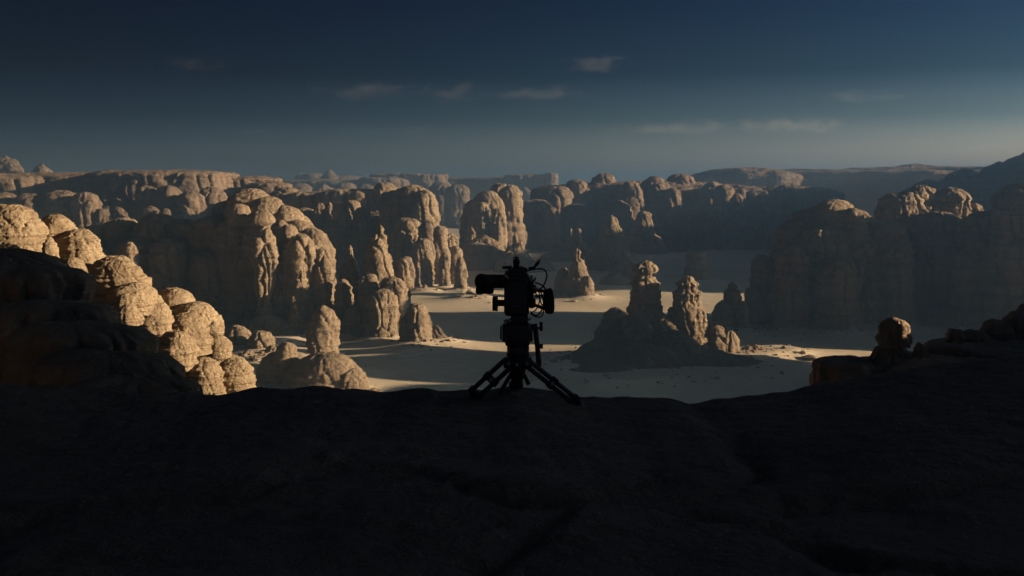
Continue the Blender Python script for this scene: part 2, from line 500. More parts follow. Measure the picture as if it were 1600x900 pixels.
# wall closing the middle of the valley
formation('valley_wall', 'hazy blue canyon wall of rounded domes with small sunlit tops, right of centre', 'cliff', M_far, [
    ('wall', 1010, 180, 284, 1120, 'block', d_(depth=.35, size=20)), ('wall', 1190, 130, 290, 1090, 'block', d_(depth=.4, size=20)),
    ('dome', 868, 30, 290, 1080, 'dome', d_(size=12)), ('dome', 902, 20, 280, 1090, 'dome', d_(size=10)),
    ('dome', 944, 24, 271, 1110, 'dome', d_(size=12)), ('dome', 985, 18, 282, 1040, 'dome', d_(size=9)),
    ('dome', 1022, 26, 276, 1080, 'dome', d_(size=12)), ('dome', 1062, 32, 273, 1110, 'dome', d_(size=13)),
    ('dome', 1030, 20, 286, 1010, 'dome', d_(size=9)), ('dome', 1050, 16, 293, 1000, 'dome', d_(size=8)),
    ('dome', 1112, 22, 284, 1040, 'dome', d_(size=10)), ('dome', 1130, 17, 288, 1010, 'dome', d_(size=9)),
    ('dome', 1152, 12, 302, 990, 'dome', d_(size=7)), ('dome', 1122, 18, 322, 980, 'dome', d_(size=8)),
    ('dome', 1178, 12, 318, 990, 'dome', d_(size=7)), ('dome', 1205, 15, 312, 980, 'dome', d_(size=7)),
    ('dome', 1226, 18, 288, 1010, 'dome', d_(size=9)), ('dome', 1250, 30, 300, 1000, 'dome', d_(size=12)),
    ('dome', 864, 12, 324, 1010, 'dome', d_(size=7)), ('dome', 840, 30, 310, 1060, 'dome', d_(size=12)),
    ('buttress', 1090, 30, 320, 1000, 'dome', d_(size=12)), ('buttress', 900, 30, 318, 1030, 'dome', d_(size=12)),
    ('buttress', 960, 30, 312, 1030, 'dome', d_(size=12)), ('buttress', 1160, 30, 335, 985, 'dome', d_(size=12)),
    ('buttress', 1235, 30, 345, 965, 'dome', d_(size=12))])

formation('twin_dome', 'pale sunlit rock dome with a darker twin, behind and left of the cinema camera', 'rock formation', M_mid, [
    ('dome', 762, 28, 299, 880, 'round', d_(size=7, joint=.5)), ('dome', 797, 22, 288, 910, 'dome', d_(size=8)),
    ('dome', 780, 18, 286, 930, 'dome', d_(size=9)), ('dome', 742, 20, 312, 900, 'dome', d_(size=9)),
    ('buttress', 752, 14, 315, 862, 'dome', d_(size=6)), ('buttress', 778, 12, 325, 860, 'dome', d_(size=6))])
formation('low_outcrop', 'low brown outcrop at the foot of the pale twin dome', 'rock formation', M_mid, [
    ('mound', 755, 60, 368, 760, 'hill', d_(size=10)), ('knob', 806, 8, 364, 740, 'loaf', d_(size=4)),
    ('knob', 813, 10, 376, 735, 'loaf', d_(size=4)), ('knob', 738, 10, 354, 760, 'loaf', d_(size=4)),
    ('mound', 805, 42, 382, 735, 'hill', d_(size=8)), ('mound', 700, 40, 380, 760, 'hill', d_(size=8)),
    ('mound', 845, 34, 402, 730, 'hill', d_(size=8))])

formation('back_ridge', 'dark shaded ridge with sunlit knobs, between the left massif and the columned cliff', 'rock formation', M_mid, [
    ('ridge', 560, 70, 296, 830, 'block', d_(size=12, depth=.5)), ('ridge', 490, 60, 300, 850, 'block', d_(size=12, depth=.5)),
    ('ridge', 602, 26, 285, 820, 'dome', d_(size=9)), ('ridge', 450, 45, 292, 880, 'dome', d_(size=12)),
    ('column', 499, 9, 317, 735, 'dome', d_(size=5)), ('column', 513, 9, 315, 735, 'pillar', d_(size=5)),
    ('knob', 548, 17, 313, 740, 'dome', d_(size=6)), ('knob', 565, 14, 324, 725, 'dome', d_(size=6)),
    ('knob', 538, 12, 326, 725, 'dome', d_(size=5)), ('buttress', 480, 26, 325, 750, 'dome', d_(size=8)),
    ('buttress', 530, 40, 345, 730, 'dome', d_(size=9)), ('buttress', 590, 36, 330, 740, 'dome', d_(size=9))])

formation('columned_cliff', 'tall sunlit cliff of rounded columns with a humped top, left of centre', 'rock formation', M_mid, [
    ('hump', 645, 36, 288, 700, 'dome', d_(size=9)), ('hump', 662, 24, 297, 690, 'dome', d_(size=7)), ('hump', 622, 30, 296, 720, 'dome', d_(size=8)),
    ('column', 640, 24, 340, 655, 'dome', d_(size=7)), ('column', 668, 15, 345, 640, 'dome', d_(size=5)),
    ('column', 686, 13, 352, 640, 'dome', d_(size=5)), ('column', 700, 14, 365, 650, 'dome', d_(size=5)),
    ('column', 660, 16, 372, 630, 'dome', d_(size=5)), ('column', 615, 24, 350, 660, 'dome', d_(size=7)),
    ('column', 712, 12, 384, 645, 'dome', d_(size=5)),
    ('pinnacle', 652, 8, 392, 618, 'spire', d_(size=3)), ('pinnacle', 634, 12, 400, 610, 'dome', d_(size=4)),
    ('column', 694, 10, 398, 622, 'dome', d_(size=4))])
single('rock_stub', 'short rounded pillar standing on the sand at the right foot of the columned cliff', 'rock', M_mid, (719, 11, 402, 612, 'pillar', d_(size=4)))
single('boulder', 'low dark boulder on the sand just behind the viewfinder of the cinema camera', 'boulder', M_mid, (733, 17, 451, 572, 'mound', d_(size=4)))
single('boulder', 'small rounded boulder half hidden by the viewfinder of the cinema camera', 'boulder', M_mid, (753, 9, 452, 570, 'loaf', d_(size=3)))
single('boulder', 'tiny dark boulder at the sandy foot of the columned cliff', 'boulder', M_mid, (664, 15, 443, 606, 'mound', d_(size=3)))

# ------------------------------------------------------------------ left of the valley
formation('left_massif', 'big sunlit massif of rounded stepped domes with shaded columns below, left', 'rock formation', M_mid, [
    ('dome', 392, 42, 294, 478, 'dome', d_(size=7, joint=.25, rough=.7)), ('dome', 418, 36, 307, 472, 'dome', d_(size=6.5, joint=.25, rough=.7)),
    ('dome', 446, 31, 321, 470, 'dome', d_(size=6, joint=.25, rough=.7)), ('dome', 462, 27, 334, 472, 'dome', d_(size=5.5, joint=.25, rough=.7)),
    ('dome', 470, 34, 345, 464, 'dome', d_(size=6, joint=.25, rough=.7)), ('dome', 486, 36, 357, 460, 'dome', d_(size=6.5, joint=.25, rough=.7)),
    ('dome', 406, 25, 328, 456, 'dome', d_(size=5, joint=.25, rough=.7)), ('dome', 374, 18, 318, 462, 'dome', d_(size=4.5, joint=.25, rough=.7)),
    ('dome', 436, 15, 344, 448, 'dome', d_(size=4, joint=.3)), ('dome', 451, 16, 351, 447, 'dome', d_(size=4, joint=.3)),
    ('buttress', 413, 23, 352, 436, [(0, .55), (.5, .62), (.62, .8), (.75, 1), (.88, .82), (.96, .5), (1, 0)], d_(size=5)),
    ('buttress', 470, 27, 362, 440, [(0, .9), (.5, .9), (.6, .95), (.75, 1), (.88, .85), (.96, .5), (1, 0)], d_(size=5)),
    ('buttress', 503, 16, 385, 440, [(0, .75), (.4, .8), (.6, .95), (.75, 1), (.88, .85), (.96, .5), (1, 0)], d_(size=4)),
    ('column', 440, 14, 404, 441, 'dome', d_(size=4)), ('column', 468, 13, 408, 437, 'dome', d_(size=4)),
    ('column', 368, 32, 340, 466, 'dome', d_(size=6)), ('column', 332, 36, 338, 474, 'dome', d_(size=7)),
    ('column', 298, 34, 346, 478, 'dome', d_(size=7)), ('column', 350, 22, 314, 482, 'dome', d_(size=5)),
    ('column', 392, 22, 392, 454, 'dome', d_(size=5)), ('column', 330, 26, 392, 462, 'dome', d_(size=5)),
    ('talus', 420, 90, 492, 425, 'mound', d_(size=5, depth=.5)), ('talus', 458, 16, 462, 424, 'mound', d_(size=3))])
formation('shaded_massif', 'dark massif in full shade left of the stepped domes, one sunlit knob on its face', 'rock formation', M_mid, [
    ('dome', 250, 45, 334, 486, 'dome', d_(size=7)), ('dome', 190, 42, 340, 492, 'dome', d_(size=7)),
    ('dome', 150, 34, 352, 490, 'dome', d_(size=7)), ('dome', 285, 30, 342, 482, 'dome', d_(size=6)),
    ('buttress', 210, 40, 372, 475, 'dome', d_(size=6)), ('buttress', 262, 30, 372, 465, 'dome', d_(size=6)),
    ('knob', 204, 11, 377, 440, 'beehive', d_(size=3)), ('buttress', 140, 30, 380, 470, 'dome', d_(size=6))])

formation('spire_cluster', 'cluster of pointed sunlit spires rising from the sand left of centre', 'rock formation', M_mid, [
    ('spire', 592, 36, 351, 444, [(0, 1.0), (.2, .95), (.4, .86), (.6, .66), (.72, .6), (.76, .48), (.9, .27), (.93, .14), (.97, .17), (1, 0)], d_(size=5)),
    ('spire', 547, 25, 382, 450, [(0, 1.0), (.3, .95), (.5, .9), (.7, .6), (.85, .33), (.92, .2), (.96, .22), (1, 0)], d_(size=4)),
    ('column', 612, 24, 432, 424, 'dome', d_(size=4)), ('column', 577, 18, 428, 430, 'dome', d_(size=4)),
    ('column', 538, 13, 436, 436, 'dome', d_(size=4)), ('column', 628, 12, 404, 446, 'dome', d_(size=3.5)),
    ('column', 553, 17, 478, 428, 'beehive', d_(size=3.5)), ('column', 574, 8, 484, 424, 'beehive', d_(size=2.5)),
    ('column', 598, 26, 452, 418, 'dome', d_(size=4.5))])
single('sand_pillar', 'squat tapering rock at the right foot of the spire cluster, on the shadow edge', 'rock', M_mid, (651, 25, 473, 404, 'beehive', d_(size=4)))
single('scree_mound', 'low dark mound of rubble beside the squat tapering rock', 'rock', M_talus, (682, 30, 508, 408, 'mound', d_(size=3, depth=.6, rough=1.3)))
formation('balanced_pillar', 'upright pitted boulder balanced on a narrow neck behind the big round boulder', 'rock', M_mid, [
    ('head', 507, 25, 476, 352, 'loaf', d_(base=552, size=4, joint=.5)), ('neck', 512, 18, 530, 352, 'beehive', d_(size=3)),
    ('foot', 522, 20, 548, 346, 'mound', d_(size=3))])
formation('round_boulder', 'big round sunlit boulder with a small cap rock, on the sand at lower left', 'boulder', M_mid, [
    ('body', 506, 64, 551, 314, 'dome', d_(size=6, depth=.7, joint=.25, rough=.8)), ('body', 447, 50, 550, 322, 'dome', d_(size=6, joint=.3, rough=.8)),
    ('toe', 552, 26, 574, 310, 'dome', d_(size=4, joint=.3)), ('cap', 446, 18, 533, 318, 'loaf', d_(base=566, size=3, joint=.4))])
formation('shaded_rubble', 'heap of dim brown boulders in shade behind the balanced boulders of the left ridge', 'rock formation', M_mid, [
    ('boulder', 370, 22, 508, 400, 'dome', d_(size=4)), ('boulder', 408, 24, 516, 392, 'dome', d_(size=4)),
    ('boulder', 388, 14, 546, 372, 'loaf', d_(size=3)), ('boulder', 424, 14, 538, 380, 'loaf', d_(size=3)),
    ('boulder', 352, 16, 520, 410, 'dome', d_(size=3.5)), ('boulder', 402, 12, 558, 366, 'mound', d_(size=3))])

# ------------------------------------------------------------------ spires out on the sand
formation('knobbed_spire', 'slim hazy spire with a lit knob on top, just right of the cinema camera', 'spire', M_mid, [
    ('spire', 903, 25, 388, 585, [(0, 1.05), (.3, .95), (.5, .78), (.7, .5), (.8, .3), (.86, .2), (.93, .26), (.97, .2), (1, 0)], d_(size=4)),
    ('shoulder', 882, 18, 418, 592, 'beehive', d_(size=4)), ('shoulder', 915, 13, 430, 576, 'beehive', d_(size=3.5))])
formation('hazy_outcrop', 'dim outcrop with two tiny lit knobs behind the slim knobbed spire', 'rock formation', M_mid, [
    ('mound', 880, 50, 385, 840, 'hill', d_(size=8)), ('knob', 892, 6, 356, 830, 'pillar', d_(size=3)), ('knob', 904, 7, 356, 830, 'pillar', d_(size=3)),
    ('mound', 898, 22, 368, 835, 'beehive', d_(size=6))])
formation('hazy_spire', 'broad hazy spire with a small lit head, left of the far patch of sand', 'spire', M_mid, [
    ('spire', 956, 30, 335, 740, [(0, 1.1), (.3, .95), (.55, .8), (.75, .55), (.86, .34), (.9, .36), (.96, .28), (1, 0)], d_(size=6)),
    ('shoulder', 936, 22, 375, 745, 'beehive', d_(size=5)), ('shoulder', 972, 24, 408, 725, 'beehive', d_(size=5))])
formation('hazy_spire', 'far blue spire with a lit right face, at the head of the far sand', 'spire', M_mid, [
    ('spire', 1006, 17, 329, 920, 'pillar', d_(size=5)), ('shoulder', 1018, 26, 362, 925, 'beehive', d_(size=7)),
    ('shoulder', 995, 22, 352, 940, 'beehive', d_(size=7))])
formation('sand_stump', 'stubby flat-headed dark rock alone on the far shaded sand', 'rock', M_mid, [
    ('head', 1087, 16, 394, 668, 'block', d_(size=4)), ('foot', 1086, 34, 424, 668, 'mound', d_(size=4))])
formation('dim_rock', 'low dim rock on the sand behind the left spire of the island', 'rock', M_mid, [
    ('mound', 962, 36, 425, 640, 'hill', d_(size=5)), ('mound', 985, 24, 408, 650, 'hill', d_(size=5))])

formation('spire_island', 'rock island with two tall knobbly spires on a dark mound, right of the cinema camera', 'rock formation', M_mid, [
    ('spire', 1008, 31, 406, 384, [(0, 1.2), (.45, 1.05), (.6, .85), (.72, .7), (.80, .60), (.855, .40), (.895, .66), (.935, .62), (.965, .38), (.985, .26), (1, 0)], d_(size=3.4, rough=1.5, bed=1.5)),
    ('spire', 1074, 32, 429, 380, [(0, 1.2), (.3, 1.02), (.48, .9), (.58, .96), (.66, .78), (.74, .72), (.80, .74), (.86, .5), (.92, .52), (.97, .3), (1, 0)], d_(size=3.4, rough=1.5, bed=1.5)),
    ('shoulder', 962, 34, 480, 376, 'beehive', d_(size=4)), ('shoulder', 1040, 30, 492, 376, 'beehive', d_(size=4)),
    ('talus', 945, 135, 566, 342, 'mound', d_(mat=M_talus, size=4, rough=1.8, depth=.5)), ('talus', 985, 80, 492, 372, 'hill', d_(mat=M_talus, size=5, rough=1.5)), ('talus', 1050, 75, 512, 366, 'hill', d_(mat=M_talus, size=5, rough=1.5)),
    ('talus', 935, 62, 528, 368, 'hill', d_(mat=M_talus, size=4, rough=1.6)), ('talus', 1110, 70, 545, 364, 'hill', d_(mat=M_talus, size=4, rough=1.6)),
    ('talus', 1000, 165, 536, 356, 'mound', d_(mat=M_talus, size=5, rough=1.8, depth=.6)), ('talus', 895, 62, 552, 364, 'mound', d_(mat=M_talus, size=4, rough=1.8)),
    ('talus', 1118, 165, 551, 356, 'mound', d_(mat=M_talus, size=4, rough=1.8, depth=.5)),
    ('knob', 1122, 20, 509, 378, 'loaf', d_(size=3.5)), ('knob', 1140, 17, 516, 378, 'loaf', d_(size=3)),
    ('knob', 1100, 14, 538, 372, 'loaf', d_(size=2.5)), ('knob', 1082, 14, 548, 366, 'loaf', d_(size=2.5))])
formation('scree_tongue', 'low tongue of sunlit rubble running right from the spire island', 'rock', M_mid, [
    ('mound', 1178, 60, 538, 384, 'mound', d_(size=3, depth=.5, rough=1.5)), ('mound', 1215, 45, 550, 388, 'mound', d_(size=2.5, depth=.5, rough=1.5))])

formation('dark_stack', 'pair of dark rock stacks against the left foot of the great right-hand dome', 'rock formation', M_mid, [
    ('stack', 1145, 20, 441, 452, [(0, 1.1), (.4, 1), (.6, .8), (.8, .62), (.93, .45), (1, 0)], d_(size=4)), ('stack', 1128, 16, 468, 448, 'beehive', d_(size=3.5)),
    ('stack', 1160, 10, 470, 446, 'beehive', d_(size=3)), ('stack', 1192, 21, 399, 468, 'round', d_(size=4, rough=1.3)), ('stack', 1176, 14, 450, 458, 'dome', d_(size=4))])

# ------------------------------------------------------------------ right-hand massifs
formation('right_dome', 'great shaded dome massif with sunlit caps on its summit, right of the island', 'rock formation', M_mid, [
    ('dome', 1300, 92, 319, 476, 'round', d_(size=7, joint=1.0, bed=1.5)), ('cap', 1303, 34, 311, 468, 'dome', d_(size=5, joint=.3, rough=.7)),
    ('cap', 1334, 20, 325, 460, 'dome', d_(size=4, joint=.3)), ('dome', 1374, 46, 342, 466, 'round', d_(size=6, joint=1.0, bed=1.5)),
    ('dome', 1248, 42, 343, 470, 'round', d_(size=7, joint=1.0, bed=1.5)), ('buttress', 1338, 42, 360, 462, 'round', d_(size=6, joint=1.1, bed=1.5)),
    ('buttress', 1284, 44, 352, 460, 'round', d_(size=6, joint=1.1, bed=1.5)), ('buttress', 1238, 30, 384, 452, 'round', d_(size=6, joint=1.1, bed=1.5)),
    ('buttress', 1398, 27, 378, 455, 'round', d_(size=5, joint=1.1, bed=1.5)), ('buttress', 1310, 30, 400, 442, 'round', d_(size=5, joint=1.1, bed=1.5))])
formation('right_massif', 'tall dark massif of joined domes with sunlit tops, behind the great dome', 'rock formation', M_mid, [
    ('dome', 1408, 42, 300, 492, 'dome', d_(size=7, joint=1.4, bed=1.5, rough=1.2)), ('dome', 1440, 38, 290, 495, 'dome', d_(size=6, joint=1.4, bed=1.5, rough=1.2)),
    ('dome', 1490, 30, 292, 492, 'dome', d_(size=6, joint=1.4, bed=1.5, rough=1.2)), ('dome', 1470, 50, 330, 480, 'dome', d_(size=7, joint=1.4, bed=1.5, rough=1.2)),
    ('dome', 1525, 14, 318, 490, 'dome', d_(size=4, joint=1.4, bed=1.5, rough=1.2))])
formation('edge_massif', 'dark layered massif cut by the right edge of the picture', 'rock formation', M_mid, [
    ('dome', 1592, 46, 285, 452, 'dome', d_(size=7, joint=1.4, bed=1.5, rough=1.2)), ('dome', 1596, 44, 300, 438, 'round', d_(size=6, joint=1.4, bed=1.5, rough=1.2)), ('dome', 1545, 42, 328, 460, 'dome', d_(size=7, joint=1.4, bed=1.5, rough=1.2)),
    ('dome', 1640, 60, 282, 458, 'dome', d_(size=8, joint=1.4, bed=1.5, rough=1.2)), ('buttress', 1530, 40, 372, 452, 'dome', d_(size=7, joint=1.4, bed=1.5, rough=1.2)),
    ('buttress', 1590, 50, 375, 445, 'dome', d_(size=7, joint=1.4, bed=1.5, rough=1.2)), ('dome', 1720, 60, 290, 462, 'dome', d_(size=8, joint=1.4, bed=1.5, rough=1.2)),
    ('dome', 1830, 98, 215, 414, 'block', d_(size=5, depth=.85, res=2)), ('dome', 1800, 60, 300, 452, 'dome', d_(size=6, res=2))])  # unseen domes added past the edge for the dark band on the sand
# unseen rock blocks added right of the frame to cast shadow on the sand
formation('shade_wall', 'unseen sandstone wall added for its shadow beyond the right edge of the picture', 'cliff', M_mid, [
    ('dome', 1900, 155, 372, 287, 'block', d_(size=5, depth=1.15, res=3)),
    ('dome', 1880, 115, 284, 337, 'block', d_(size=4, depth=.98, res=3))], kind='structure')

# ------------------------------------------------------------------ left ridge of boulders
RID = [
    # px, half, top, D, profile, base, label
    (12, 58, 317, 97, 'loaf', 400, 'layered sunlit block at the head of the left ridge, at the picture edge'),
    (85, 31, 334, 101, 'loaf', 385, 'smooth dome behind the layered block at the head of the left ridge'),
    (78, 12, 370, 94, 'loaf', 412, 'narrow upright boulder wedged below the layered block of the left ridge'),
    (126, 37, 356, 100, 'loaf', 420, 'broad two-tier dome high on the left ridge'),
    (113, 22, 402, 92, 'loaf', 440, 'small flat-topped boulder at the shadow edge below the two-tier dome'),
    (181, 48, 400, 97, 'loaf', 472, 'biggest furrowed boulder in the middle of the left ridge'),
    (206, 36, 440, 94, 'loaf', 482, 'layered slab under the biggest furrowed boulder of the left ridge'),
    (240, 28, 470, 95, 'loaf', 516, 'rounded boulder below the layered slab, beside the dark slope'),
    (273, 29, 449, 106, 'loaf', 494, 'smooth egg-shaped cap boulder standing highest in the lower ridge'),
    (302, 37, 472, 104, 'loaf', 520, 'wide boulder carrying the egg-shaped cap boulder'),
    (293, 32, 489, 99, 'loaf', 544, 'pitted boulder in front of the wide boulder of the lower ridge'),
    (334, 14, 502, 103, 'ball', 528, 'small ball of rock perched on a bigger round boulder'),
    (338, 24, 521, 101, 'ball', 563, 'round boulder with a small ball of rock perched on it'),
    (272, 34, 516, 93, 'loaf', 572, 'smooth slanting boulder half covered by the dark slope'),
    (320, 34, 556, 94, 'loaf', 645, 'big cracked block at the foot of the left ridge'),
    (366, 26, 559, 97, 'dome', 645, 'tall rounded block at the right end of the left ridge foot'),
    (199, 22, 476, 90, 'loaf', 500, 'low boulder showing just above the edge of the dark slope'),
]
for (px, half, top, D, prof, base, lab) in RID:
    single('ridge_boulder', lab, 'boulder', M_ridge, (px, half * 1.08, top, D, prof, d_(base=base + 8, foot=False, size=half / F * D * 0.75, res=0.9, bed=1.25, joint=.22, rough=.75, pits=1.5)), group='boulders of the left ridge')
FK = d_(size=2.2, foot=False, res=1.3, bed=1.3, joint=.6)
formation('ridge_flank', 'sandstone flank carrying the boulders of the left ridge', 'rock formation', M_ridge, [
    ('flank', -150, 120, 322, 110, 'flat', {**FK, 'res': 3}), ('flank', 0, 95, 338, 108, 'flat', FK), ('flank', 60, 70, 364, 105, 'flat', FK), ('flank', 110, 62, 387, 105, 'flat', FK),
    ('flank', 155, 55, 416, 104, 'flat', FK), ('flank', 200, 52, 450, 103, 'flat', FK), ('flank', 240, 50, 481, 104, 'flat', FK),
    ('flank', 275, 58, 494, 106, 'flat', FK), ('flank', 300, 52, 528, 104, 'flat', FK), ('flank', 335, 46, 552, 102, 'flat', FK)])

# ------------------------------------------------------------------ near dark rock, left and right
formation('dark_slope', 'big dark layered rock slope in shade at the left edge', 'rock formation', M_dark, [
    ('slope', -60, 190, 386, 36, 'flat', d_(size=1.2, foot=False, res=2, depth=.5)),
    ('slope', -330, 200, 372, 38, 'flat', d_(size=1.2, foot=False, res=4, depth=.6)),
    ('slope', 30, 118, 412, 34, 'flat', d_(size=1.0, foot=False, res=2, depth=.6)),
    ('slope', 80, 110, 466, 32, 'flat', d_(size=1.0, foot=False, res=2, depth=.6)),
    ('slope', 125, 122, 500, 30, 'flat', d_(size=1.0, foot=False, res=2, depth=.6)),
    ('slope', 165, 126, 545, 28, 'flat', d_(size=.9, foot=False, res=2, depth=.6)),
    ('slope', 200, 122, 585, 26, 'flat', d_(size=.8, foot=False, res=2, depth=.6))])
formation('hoodoo_ledge', 'dark rock bench with a balanced cap rock at lower right', 'rock formation', M_dark, [
    ('bench', 1355, 88, 562, 74, 'shelf', d_(size=1.3, foot=False, res=2, depth=.7)), ('bench', 1322, 52, 560, 73, 'block', d_(size=1.0, foot=False, res=2)),
    ('neck', 1393, 46, 528, 73, 'beehive', d_(base=600, size=1.0, foot=False, res=1.5)),
    ('cap', 1396, 27, 496, 72, [(0, .8), (.12, .95), (.3, 1.0), (.5, .93), (.62, .97), (.8, .85), (.93, .55), (1, 0)], d_(base=542, size=.8, foot=False, res=1.2)),
    ('knob', 1437, 13, 534, 72, 'loaf', d_(base=580, size=.6, foot=False, res=1.3)),
    ('bench', 1440, 80, 553, 75, 'shelf', d_(size=1.2, foot=False, res=2, depth=.7)), ('bench', 1545, 100, 534, 77, 'shelf', d_(size=1.2, foot=False, res=1.5)),
    ('knob', 1522, 30, 514, 78, 'dome', d_(size=.8, foot=False, res=1.5, rough=1.6)), ('knob', 1556, 32, 500, 79, 'dome', d_(size=.9, foot=False, res=1.5, rough=1.6)),
    ('knob', 1590, 32, 486, 80, 'dome', d_(size=.9, foot=False, res=1.5, rough=1.6)), ('knob', 1625, 40, 470, 81, 'dome', d_(size=.9, foot=False, res=1.5, rough=1.6)),
    ('knob', 1492, 16, 512, 77, 'dome', d_(size=1.0, foot=False, res=2)),
    ('bench', 1500, 130, 560, 70, 'flat', d_(size=1.4, foot=False, res=2, depth=.6)),
    ('bench', 1900, 115, 412, 73, 'flat', d_(size=1.4, foot=False, res=4, depth=2.0))])  # unseen bench, added to shade the benches below the cap
# unseen cliff added right of the camera to keep the whole ledge in shade
cw = link('shade_cliff', None)
tag(cw, 'unseen sandstone cliff added beyond the right edge, shading the foreground', 'cliff', kind='structure')
for (x, y, rx, ry, zt) in ((95, -10, 45, 42, 32), (120, 28, 45, 34, 34), (110, -75, 55, 45, 40)):
    link('dome', lobe_mesh('dome', x, y, rx, ry, FLOOR - 3, zt, 'dome', 2.0, size=8), M_mid, cw)

# ------------------------------------------------------------------ the ledge under the photographer
def grid(name, xs, ys, zf, mat, skirt=None):
    X, Y = np.meshgrid(xs, ys)
    P = np.stack([X.ravel(), Y.ravel()], -1)
    V = zf(P)
    nx, ny = len(xs), len(ys)
    a = (np.arange(ny - 1)[:, None] * nx + np.arange(nx - 1)[None, :])
    q = np.stack([a, a + 1, a + nx + 1, a + nx], -1).reshape(-1, 4)
    if skirt is not None:
        ring = np.concatenate([np.arange(nx), np.arange(1, ny) * nx + nx - 1, (ny - 1) * nx + np.arange(nx - 2, -1, -1), np.arange(ny - 2, 0, -1) * nx])
        low = V[ring].copy()
        low[:, 2] = skirt
        n0 = len(V)
        V = np.concatenate([V, low])
        k = np.arange(len(ring))
        k2 = (k + 1) % len(ring)
        q = np.concatenate([q, np.stack([ring[k2], ring[k], n0 + k, n0 + k2], -1)])
    return mesh_np(name, V, q)


RIM = np.array([(-2000, 500), (-400, 560), (0, 610), (200, 630), (300, 632), (330, 631), (390, 622), (440, 621), (500, 617), (560, 618), (612, 625), (620, 627), (628, 622), (660, 618),
                (720, 622), (770, 623), (800, 617), (825, 618), (850, 622), (890, 627), (920, 632), (960, 634), (1010, 631), (1050, 632), (1072, 636), (1088, 643), (1105, 640),
                (1130, 636), (1200, 630), (1250, 624), (1300, 610), (1500, 580), (2000, 520), (3600, 480)], float)
RD = 6.5


def ledge_z(P):
    x, y = P[:, 0], P[:, 1]
    px = 800 + x / RD * F
    zr = -(np.interp(px, RIM[:, 0], RIM[:, 1]) - HY) / F * RD
    q3 = np.stack([x, y, np.zeros_like(x)], -1)
    # in front of the rim the rock lies a little lower, in worn slabs
    back = np.clip((RD - 0.25 - y) / 2.2, 0, 1)
    z = zr * (1 - back) + np.minimum(zr, -1.27) * back
    lump = 0.10 * fbm(q3 / 1.3, 4) * np.clip(back + .15, 0, 1)
    slab = strata((y * .35 + x * .12 + 0.5 * fbm(q3 / 1.7 + 9, 3)) / 0.55) * 0.06 * np.clip(back + .3, 0, 1)
    g, v = cells(np.stack([x, y], -1) / 1.5 + 0.35 * np.stack([noise3(q3 / .8), noise3(q3 / .8 + 7)], -1))
    z = z + lump + slab - 0.045 * np.exp(-(g / .04) ** 2) * back + 0.045 * v * back
    z = z + 0.02 * fbm(q3 / 0.16, 4)
    rim = RD + 0.25 + 0.2 * noise3(q3 * np.array([.8, 0, 0]) + 2)
    over = np.clip(y - rim, 0, None)
    z = z - 0.6 * over - 2.0 * over ** 2
    return np.stack([x, y, z], -1)


me = grid('rock_ledge', np.linspace(-11, 11, 420), np.linspace(-4, 8.6, 300), ledge_z, M_near, skirt=FLOOR - 3)
tag(link('rock_ledge', me, M_near), kind='structure')

# ------------------------------------------------------------------ sand floor
FT = np.array(FOOT)
FT = FT[FT[:, 1] < 1000]


def sand_z(P):
    x, y = P[:, 0], P[:, 1]
    q3 = np.stack([x, y, np.zeros_like(x)], -1)
    z = FLOOR + 1.6 * fbm(q3 / 120, 3) + 0.25 * fbm(q3 / np.array([40, 12, 1]), 2)
    ap = np.zeros_like(x)
    for fx, fy, fr in FT:
        d = np.hypot(x - fx, y - fy) - fr
        m = d < 30
        ap[m] = np.maximum(ap[m], 3.0 * np.exp(-np.clip(d[m], 0, None) / 8))
    return np.stack([x, y, z + ap], -1)


ys = np.concatenate([np.linspace(-400, 240, 40), np.linspace(243, 700, 260), np.geomspace(704, 7000, 150)])
xc = np.linspace(-400, 400, 360)
xs = np.concatenate([-np.geomspace(7000, 405, 40), xc, np.geomspace(405, 7000, 40)])
me = grid('sand_floor', xs, ys, sand_z, M_sand)
tag(link('sand_floor', me, M_sand), kind='structure')

# ------------------------------------------------------------------ rubble round the feet of the rocks
bmr = __import__('bmesh').new()
__import__('bmesh').ops.create_icosphere(bmr, subdivisions=1, radius=1.0)
ico_v = np.array([v_.co[:] for v_ in bmr.verts]); ico_f = np.array([[v_.index for v_ in f_.verts] for f_ in bmr.faces])
bmr.free()
rg = np.random.default_rng(21)
sv_, sf_ = [], []
cand = FT[(FT[:, 1] < 620) & (FT[:, 1] > 300)]
for k in range(5200):
    fx, fy, fr = cand[rg.integers(len(cand))]
    a_ = rg.uniform(0, 2 * math.pi)
    dd = fr * (1.0 + 0.12 * rg.random()) + rg.exponential(3.5)
    sx = rg.lognormal(-1.1, .62)
    p2 = np.array([[fx + dd * math.cos(a_), fy + dd * math.sin(a_)]])
    sv_.append(ico_v * rg.uniform(.7, 1.3, (len(ico_v), 1)) * np.array([sx * rg.uniform(.7, 1.4), sx * rg.uniform(.7, 1.4), sx * rg.uniform(.5, .9)]) + np.array([p2[0, 0], p2[0, 1], 0]))
    sf_.append(ico_f + k * len(ico_v))
ctr = np.array([q_.mean(0)[:2] for q_ in sv_])
zz_ = sand_z(ctr)[:, 2]
sv_ = np.concatenate([q_ + np.array([0, 0, h_]) for q_, h_ in zip(sv_, zz_)])
tag(link('rubble', mesh_np('rubble', sv_, np.zeros((0, 4), int), np.concatenate(sf_), smooth=False), M_mid), kind='stuff')

